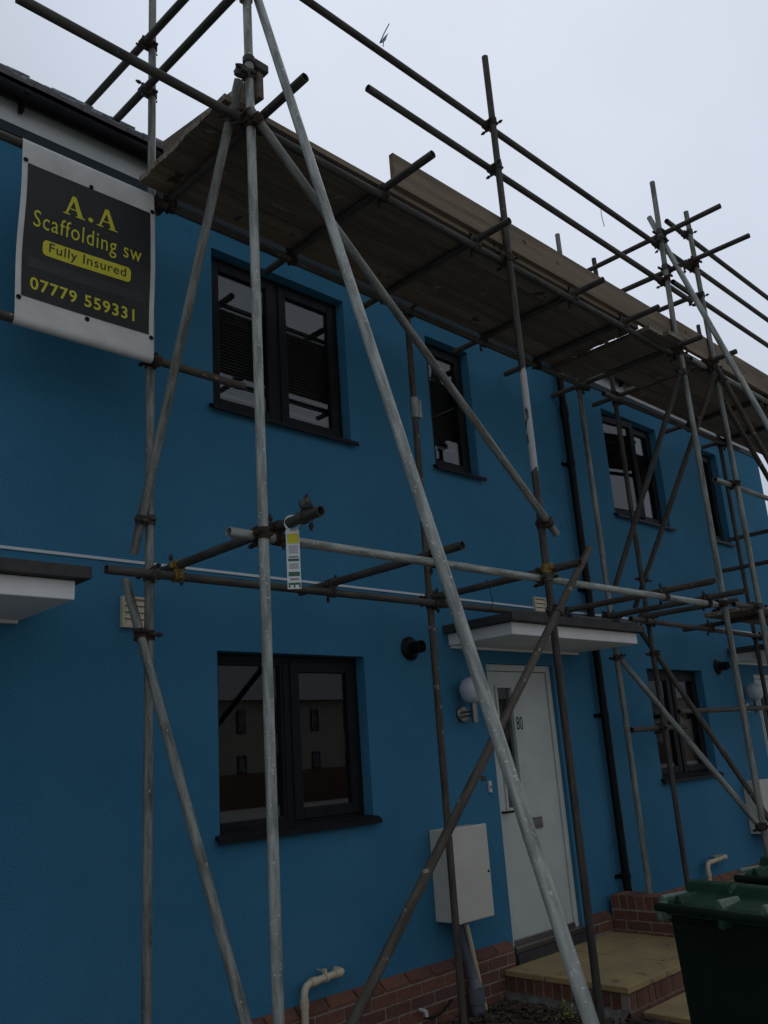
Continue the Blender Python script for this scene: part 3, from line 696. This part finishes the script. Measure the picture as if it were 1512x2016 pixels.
for (u, v), e in (((1435,1063), (1512,1045)), ((1423,1124), (1512,1106))):
    a = aty(u, v, -.25); c = atx(e[0], e[1], a.x+.03); tube('transom', a, c + (c-a)*.35, 'dark', s2)

# couplers wherever two tubes meet
def closest(p, q, r, s):
    u = q-p; v = s-r; w0 = p-r; a, b_, c, d, e = u.dot(u), u.dot(v), v.dot(v), u.dot(w0), v.dot(w0)
    den = a*c - b_*b_
    if den < 1e-6*a*c: return None
    t = (b_*e - c*d)/den; k = (a*e - b_*d)/den
    if not (-.02 < t < 1.02 and -.02 < k < 1.02): return None
    return p + u*t, r + v*k
def coupler(pa, da, pb, db, par, m):
    u = (pb-pa); u = u.normalized() if u.length > 1e-4 else da.orthogonal().normalized()
    b = MB(); bolts = []
    for p, d, sg in ((pa, da, 1), (pb, db, -1)):
        side = d.cross(u).normalized() * random.choice((-1, 1))
        b.pipe(p - d*.026, p + d*.026, .0315, .0243, 16)
        for s_ in (1, -1):                 # hinge boss and bolt flange
            e = p + side*s_*.037
            b.cyl(e - u*.016*1, e + u*.016, .0125 if s_ > 0 else .010, 10)
        mb = MB(); e = p + side*.040
        mb.cyl(e - u*sg*.022, e + u*sg*(-.058), .0065, 8); mb.cyl(e - u*sg*.030, e - u*sg*.046, .0125, 6)
        bolts.append(mb)
    mid = (pa+pb)/2; L_ = (pb-pa).length
    if L_ > .045: b.cyl(pa + u*.024, pb - u*.024, .026, 14)
    o = b.build('coupler', m, par, smooth=True)
    for mb in bolts: mb.build('bolt', M['bolt'], o)
nc = 0
for i in range(len(tubes)):
    for j in range(i+1, len(tubes)):
        a = tubes[i]; c = tubes[j]
        r = closest(a[0], a[1], c[0], c[1])
        if r and .03 < (r[0]-r[1]).length < .086:
            m = random.choice(['clip','clip','clipr','clipr','clip','clipy' if r[0].x < 5 and random.random() < .6 else 'clipr'])
            par = a[2] if a[2] == c[2] else s2
            coupler(r[0], (a[1]-a[0]).normalized(), r[1], (c[1]-c[0]).normalized(), par, M[m]); nc += 1
print('couplers', nc, 'tubes', len(tubes))
# sleeve joint on the inner upright
b = MB(); b.pipe((4.543,YI,4.14), (4.543,YI,4.30), .032, .0245, 18); b.box(4.572, 4.60, YI-.02, YI+.02, 4.15, 4.29)
b.build('sleeve_coupler', M['galv'], s1, smooth=True)
# spare coupler clipped near the end of the first lower transom
coupler(Vector((2.468,-1.50,ZT+.004)), Vector((0,-1,0)), Vector((2.468,-1.51,ZT+.056)), Vector((.6,-.5,.3)).normalized(), s1, M['clip'])
# toe board clip on the corner upright
b = MB(); b.pipe((2.342,YO,5.33), (2.342,YO,5.37), .034, .0245, 16); b.box(2.37, 2.46, YO-.02, YO+.06, 5.325, 5.375); b.build('board_clip', M['dark'], s1, bevel=.01)

# boards
def board(name, x0, x1, y0, y1, z, m, par, th=.038, tilt=0.0):
    """one plank with slightly uneven ends; runs along its longer side"""
    b = MB(); n = 7; along_x = (x1-x0) > (y1-y0)
    e0 = [random.uniform(-.006,.006) for _ in range(n)]; e1 = [random.uniform(-.006,.006) for _ in range(n)]
    for k in range(n-1):
        f0, f1 = k/(n-1), (k+1)/(n-1)
        if along_x:
            ya, yb = y0+(y1-y0)*f0, y0+(y1-y0)*f1
            vs = [(x0+e0[k],ya), (x1+e1[k],ya), (x1+e1[k+1],yb), (x0+e0[k+1],yb)]
        else:
            xa, xb = x0+(x1-x0)*f0, x0+(x1-x0)*f1
            vs = [(xa,y0+e0[k]), (xb,y0+e0[k+1]), (xb,y1+e1[k+1]), (xa,y1+e1[k])]
        b.add([(p[0],p[1],z) for p in vs] + [(p[0],p[1],z+th) for p in vs],
              [(3,2,1,0),(4,5,6,7)] + ([(0,1,5,4)] if (k == 0 and along_x) else []) + ([(2,3,7,6)] if (k == n-2 and along_x) else [])
              + ([(1,2,6,5),(3,0,4,7)] if along_x else [(0,1,5,4),(2,3,7,6)]) + ([(3,0,4,7)] if (k == 0 and not along_x) else []) + ([(1,2,6,5)] if (k == n-2 and not along_x) else []))
    o = b.build(name, M[m], par); o.data.materials.append(M['woodend'])
    ax_ = 0 if along_x else 1
    for p_ in o.data.polygons:
        if abs(p_.normal[ax_]) > .7: p_.material_index = 1
    return o
ZB = ZV + .0245
w4 = .2235
for k in range(4):
    y0 = -1.29 + k*w4 + .0
    board('board', 2.222 + random.uniform(-.006,.006), 6.425 + random.uniform(-.01,.01), y0, y0 + w4 - .009, ZB + random.uniform(0,.003), 'wood2' if k in (1,2) else 'wood', s1)
board('board', 6.405, 6.628, -1.40, -.44, ZU + .026, 'wood2', s1)
board('board', 6.633, 6.856, -1.46, -.43, ZU + .026, 'wood2', s1)
board('board', 6.885, 7.61, -1.285, -1.065, ZB, 'wood2', s1)
board('board', 6.885, 7.60, -1.06, -.84, ZB, 'wood2', s1)
board('board', 6.90, 7.60, -.835, -.615, ZB, 'wood', s1)
for k in range(4):
    y0 = -1.29 + k*w4
    board('board', 7.62 + random.uniform(-.02,.03) + .06, 11.2, y0, y0 + w4 - .005, ZB + .056 + random.uniform(0,.003), 'wood2' if k != 1 else 'wood', s2)
# toe boards
def toe(x0, x1, y, z0, z1, m, par):
    b = MB(); b.prism([(y, z0), (y, z1), (y+.036, z1), (y+.036, z0)], x0, x1); return b.build('toe_board', M[m], par, bevel=.003)
toe(3.455, 7.0, -1.325 + .0, 5.135 - .02, 5.345, 'wood', s1)
toe(7.10, 11.0, -1.325, 5.125, 5.375, 'wood', s2)
b = MB(); b.box(-.018, .018, 0, .80, 0, .16); o = b.build('toe_board', M['wood2'], s1, bevel=.003)
o.matrix_basis = Matrix.Translation((2.393, -1.385, ZB+.042)) @ Matrix.Rotation(R_(7.5), 4, 'Z')
# loose boards low on the far scaffold
o = board('board', 8.3, 9.9, -1.0, -.78, ZT + .056, 'wood2', s2); o = board('board', 8.34, 9.9, -.76, -.54, ZT + .056, 'wood2', s2)

# ------------------------------------------------------------------ banner
bn = empty('banner', (1.91, LI, 3.95)); tag(bn, 'black and yellow scaffolding firm banner with white border hung between two tubes', 'banner')
BX0, BX1, BY = 1.525, 2.305, LI - .030
def wave(x, z):
    t = (z - 3.96)/1.04
    return .010*math.sin((x-BX0)*5.2 + 1.5*t)*math.sin(math.pi*min(max(t,0),1)) + .004*math.sin(z*9 + x*4)*math.sin(math.pi*min(max(t,0),1))
b = MB(); nx, nz_ = 26, 44
prof = []                                   # closed sleeve at the top and at the bottom
for k in range(9):
    a = math.pi*(1 - k/8.0); prof.append((LI + .030*math.cos(a + math.pi)*-1 * -1, 4.998 + .030*math.sin(a)))
prof = [(LI + .030*math.cos(a), 4.997 + .030*math.sin(a)) for a in [math.pi*k/8 for k in range(9)]]      # over the top tube, back to front
rows = prof + [(None, 4.985 - (4.985-3.975)*k/nz_) for k in range(nz_+1)] + [(LI + .030*math.cos(a), 3.96 + .030*math.sin(a)) for a in [math.pi + math.pi*k/8 for k in range(9)]]
vs = []
for y, z in rows:
    for i in range(nx+1):
        x = BX0 + (BX1-BX0)*i/nx
        lean = .012*(1-(z-3.96)/1.04)
        vs.append((x + .004*math.sin(z*7), (BY + wave(x, z)) if y is None else y, z - .0*lean))
b.add(vs, [(r*(nx+1)+i, r*(nx+1)+i+1, (r+1)*(nx+1)+i+1, (r+1)*(nx+1)+i) for r in range(len(rows)-1) for i in range(nx)])
b.build('sheet', M['vinyl'], bn, smooth=True)
def print_grid(x0, x1, z0, z1, d, m, name, rad=0.0):
    q_ = .008 if rad else .03; n1, n2 = max(2, int((x1-x0)/q_)), max(2, int((z1-z0)/q_))
    b = MB()
    def pos(i, j):
        x = x0+(x1-x0)*i/n1; z = z0+(z1-z0)*j/n2
        if rad:
            ex = max(0, abs(x-(x0+x1)/2) - ((x1-x0)/2-rad)); 
            if ex > 0:
                lim = (z1-z0)/2 - rad + math.sqrt(max(rad*rad - ex*ex, 0)); zc = (z0+z1)/2
                z = zc + (z-zc)*lim/((z1-z0)/2)
        return (x + .004*math.sin(z*7), BY + wave(x, z) - d, z)
    b.add([pos(i, j) for j in range(n2+1) for i in range(n1+1)], [(j*(n1+1)+i, j*(n1+1)+i+1, (j+1)*(n1+1)+i+1, (j+1)*(n1+1)+i) for j in range(n2) for i in range(n1)])
    return b.build(name, M[m], bn, smooth=True)
print_grid(1.555, 2.275, 4.085, 4.875, .0022, 'ink', 'printed_panel')
print_grid(1.585, 2.245, 4.265, 4.325, .0032, 'ink2', 'blanked_strip')
print_grid(1.66, 2.155, 4.365, 4.455, .0034, 'yellow', 'yellow_label', rad=.022)
def lettering(me, x0, x1, z0, z1, d):
    xs = [v.co.x for v in me.vertices]; ys = [v.co.y for v in me.vertices]
    a, c, e, f = min(xs), max(xs), min(ys), max(ys)
    for v in me.vertices:
        x = x0 + (v.co.x-a)/(c-a)*(x1-x0); z = z0 + (v.co.y-e)/(f-e)*(z1-z0)
        v.co = (x + .004*math.sin(z*7), BY + wave(x, z) - d, z)
    par = list(range(len(me.vertices)))
    def root(i):
        while par[i] != i: par[i] = par[par[i]]; i = par[i]
        return i
    for p_ in me.polygons:
        for k in p_.vertices: par[root(k)] = root(p_.vertices[0])
    isl = {}
    for p_ in me.polygons: isl.setdefault(root(p_.vertices[0]), []).append(list(p_.vertices))
    for fs in isl.values():                 # each letter is a piece of its own
        ids = sorted({k for f in fs for k in f}); ix = {k: i for i, k in enumerate(ids)}
        MB().add([me.vertices[k].co for k in ids], [[ix[k] for k in f] for f in fs]).build('letter', me.materials[0], bn)
lettering(text_mesh('Scaffolding sw', 1, M['yellow'], .0, space=1.1), 1.60, 2.215, 4.482, 4.612, .0036)
lettering(text_mesh('Fully Insured', 1, M['ink'], .004, space=1.08), 1.695, 2.125, 4.374, 4.446, .0048)
lettering(text_mesh('07779 559331', 1, M['yellow'], .018, space=1.12), 1.60, 2.185, 4.137, 4.211, .0036)
def serif_A(cx, z0, h):                     # heavy roman capital A: thin left stroke, thick right stroke, slab serifs
    u = h/1.0
    P = lambda x, z: (cx + x*u, z0 + z*u)
    polys = [[P(-.07,1),P(.10,1),P(.42,.06),P(.20,.06)], [P(-.07,1),P(.015,.80),P(-.27,.06),P(-.36,.06)],
             [P(-.235,.36),P(.19,.36),P(.21,.30),P(-.255,.30)], [P(-.46,.06),P(-.16,.06),P(-.16,0),P(-.46,0)], [P(.10,.06),P(.52,.06),P(.52,0),P(.10,0)]]
    b = MB()
    for q, p in enumerate(polys):
        b.add([(x, BY + wave(x, z) - .0034 - .0002*q, z) for x, z in p], [tuple(range(len(p)))[::-1]])
    return b.build('letter', M['yellow'], bn)
serif_A(1.815, 4.655, .125); serif_A(2.005, 4.655, .125)
b = MB(); b.cyl((1.912, BY+wave(1.912,4.672)-.0038, 4.672), (1.912, BY+wave(1.912,4.672)-.003, 4.672), .014, 18); b.build('letter', M['yellow'], bn)
for x, z in ((1.543,4.888), (1.91,4.885), (2.289,4.888), (1.543,4.07), (1.91,4.065), (2.289,4.07)):
    y = BY + wave(x, z) - .002
    MB().lathe([(.013,0),(.013,.003),(.006,.004),(.005,.001)], (x + .004*math.sin(z*7),y,z), (0,-1,0), 16).build('eyelet', M['black'], bn, smooth=True)

# ------------------------------------------------------------------ inspection tag, rag, tie
tg = empty('inspection_tag', (2.478, -1.415, 2.47)); tag(tg, 'white plastic inspection tag with yellow and green print hanging from the lower tube', 'tag')
X, Yt = 2.472, -1.398
ax = Vector((.80, -.60, 0)); ctr = Vector((X, Yt, 0))
def tp(u, z, d=0.0): return ctr + ax*u + Vector((-.60, -.80, 0))*d + Vector((0,0,z))
b = MB(); n = 22; zc = ZT + .004                      # ring over the tube, then the long plate
ro, ri = .037, .0285
for d in (0, .003):
    pass
vs = []; 
for k in range(n):
    t = 2*math.pi*k/n
    for r_ in (ro, ri):
        for d in (0, .003): vs.append(tp(r_*math.cos(t), zc - .004 + r_*math.sin(t)*1.05, d))
fs = []
for k in range(n):
    i, j = 4*k, 4*((k+1) % n)
    fs += [(i,j,j+2,i+2), (i+1,i+3,j+3,j+1), (i,i+1,j+1,j), (i+2,j+2,j+3,i+3)]
b.add(vs, fs)
zt, zb = zc - .034, zc - .315
b.add([tp(u, z, d) for d in (0,.003) for u, z in ((-.031,zb),(.031,zb),(.031,zt),(-.031,zt))], [(0,3,2,1),(4,5,6,7),(0,1,5,4),(1,2,6,5),(2,3,7,6),(3,0,4,7)])
b.build('holder', M['tagw'], tg)
def tprint(u0, u1, z0, z1, m, d=.0042): 
    u0 *= .82; u1 *= .82
    MB().add([tp(u0,z0,d), tp(u1,z0,d), tp(u1,z1,d), tp(u0,z1,d)], [(0,1,2,3)]).build('print', M[m], tg)
tprint(-.031, .034, zt-.068, zt-.022, 'yellow')
for k in range(5): tprint(-.024, .028, zt-.082-.008*k, zt-.079-.008*k, 'tagt')
tprint(-.03, .032, zt-.152, zt-.140, 'tagg'); tprint(-.026, .028, zt-.135, zt-.128, 'tagt')
for k in range(3): tprint(-.024, .027, zt-.168-.009*k, zt-.164-.009*k, 'tagt')
tprint(-.03, .032, zt-.222, zt-.202, 'tagg'); tprint(-.022, .026, zt-.24, zt-.232, 'tagt')
tprint(-.032, .034, zt-.262, zt-.252, 'tagg')
for u in (-.032, -.004, .026): tprint(u, u+.009, zt-.276, zt-.262, 'tagg')

rc = aty(748, 84, LO - .02)
t = empty('plastic_rag', rc); tag(t, 'scrap of blue plastic tied to the top guard rail against the sky', 'rag')
b = MB(); b.path([rc, aty(756, 66, LO-.02), aty(766, 47, LO-.02)], .0035, 6); b.path([rc + Vector((.0,-.026,-.05)), rc + Vector((0,-.032,-.02)), rc], .003, 6); b.build('cable_tie', M['black'], t)
b = MB(); base = aty(747, 86, LO-.02)
for k in range(7):
    e1 = aty(750 + k*2.2, 84 - k*2.6, LO - .02 - .01*(k % 3)); e2 = aty(754 + k*2.0, 72 - 1.5*k + 6*(k % 2), LO - .02 + .01*(k % 2)); e3 = aty(763 - k*.8, 74 + k*1.2, LO - .015)
    b.add([base, e1, e3], [(0,1,2)]); b.add([base, e2, e1], [(0,1,2)])
b.build('film', M['blue_rag'], t)
t1 = aty(1183, 413, LO-.01)
tag(MB().path([t1, aty(1185, 428, LO-.02), aty(1190, 446, LO-.02)], .003, 6).build('cable_tie', M['black']), 'thin black cable tie end hanging below the top guard rail', 'cable tie')
t2 = aty(958, 1140, LO-.01)
tag(MB().path([t2, aty(964, 1160, LO-.02), aty(970, 1185, LO-.03), aty(967, 1200, LO-.03)], .0025, 6).build('hanging_wire', M['black']), 'thin dark wire hanging from the bright lower ledger above the porch', 'wire')

# ------------------------------------------------------------------ wheelie bins
def bin_(loc, rz, label):
    """handle side at local x = 0, body runs to +x, width along y"""
    t = empty('wheelie_bin', loc); t.rotation_euler = (0, 0, rz); tag(t, label, 'bin', 'green wheelie bins on the path')
    def bd(mb, name, m, par=None, **k):
        o = mb.build(name, m, None, **k); o.parent = par or t; return o
    def ring(x0, x1, hw, z): return [(x0,-hw,z),(x1,-hw,z),(x1,hw,z),(x0,hw,z)]
    def loft(secs, caps=True):
        b = MB(); vs = []
        for s_ in secs: vs += s_
        n = 4; fs = [(i*n+k, i*n+(k+1)%n, (i+1)*n+(k+1)%n, (i+1)*n+k) for i in range(len(secs)-1) for k in range(n)]
        if caps: fs += [(3,2,1,0), tuple((len(secs)-1)*n+k for k in range(n))]
        return b.add(vs, fs)
    bd(loft([ring(.12,.60,.262,.04), ring(.085,.66,.285,.90), ring(.085,.66,.285,.94), ring(.06,.70,.302,.945), ring(.06,.70,.302,.968)]), 'body', M['bin'], bevel=.018)
    h = MB(); h.cyl((.0,-.272,1.005), (.0,.272,1.005), .017, 16)
    bd(h, 'handle', M['bin'], smooth=True)
    for y in (-.27, -.03, .27):
        s_ = MB(); s_.prism([(y-.013, .95), (y-.013, 1.02), (y+.013, 1.02), (y+.013, .95)], .0, .09); bd(s_, 'handle_bracket', M['scuff'] if y != -.03 else M['lid'], bevel=.008)
    def sl(x0, x1, hw, za, zb): return [(x0,-hw,za),(x1,-hw,zb),(x1,hw,zb),(x0,hw,za)]
    l = loft([sl(.035,.735,.290,.972,.945), sl(.035,.74,.292,1.008,.968), sl(.06,.735,.288,1.020,.976), sl(.19,.73,.284,1.036,.985), sl(.205,.72,.276,1.076,.99), sl(.235,.50,.27,1.082,1.03)])
    lid = bd(l, 'lid', M['lid'], bevel=.012)
    for y in (-.2, .0, .2):
        s_ = MB(); s_.prism([(y-.03, 1.0), (y-.006, 1.047), (y+.006, 1.047), (y+.03, 1.0)], .045, .165); bd(s_, 'rib', M['lid'] if y > .1 else M['scuff'], lid, bevel=.004)
    q = MB(); q.prism([(.262, 1.0), (.262, 1.036), (.278, 1.044), (.292, 1.03), (.294, 1.0)], .04, .19); bd(q, 'worn_edge', M['scuff'], lid, bevel=.005)
    for s_ in (-1, 1):
        q = MB(); q.cyl((.115, s_*.225, .10), (.115, s_*.275, .10), .10, 24); bd(q, 'wheel', M['black'], smooth=True)
    q = MB(); q.cyl((.115,-.225,.10), (.115,.225,.10), .011, 10); bd(q, 'axle', M['steel'])
    return t
bin_((3.40, -2.69, .045), R_(-13), 'nearest green wheelie bin with scuffed handle at the lower right')
bin_((4.20, -2.66, .045), R_(-13), 'second green wheelie bin, behind the nearest one at the right edge')

# ------------------------------------------------------------------ the row across the road, which the windows mirror
op = empty('cream_house', (32, -36, 0)); tag(op, 'cream house with dark windows across the road, mirrored in the ground floor window', 'house')
MB().box(14, 130, -43, -36, 0, 5.4).build('wall', M['creamwall'], op)
MB().prism([(-35.6, 5.35), (-43.4, 5.35), (-39.5, 8.2)], 13.6, 130.4).build('roof', M['tile'], op)
for k in range(22):
    for z0, z1 in ((1.2, 2.4), (3.6, 4.8)):
        for dx, wd in ((0, 1.2), (2.6, .6)):
            x = 15.5 + k*5.2 + dx
            f = MB().box(x, x+wd, -36.01, -35.95, z0, z1).build('window', M['frame'], op)
            MB().box(x+.08, x+wd-.08, -35.947, -35.94, z0+.08, z1-.08).build('pane', M['glass'], f)
tag(MB().box(6, 130, -30.1, -30.0, -.03, 1.5).build('garden_fence', M['fence']), 'brown fence across the road, mirrored low in the ground floor window', 'fence')
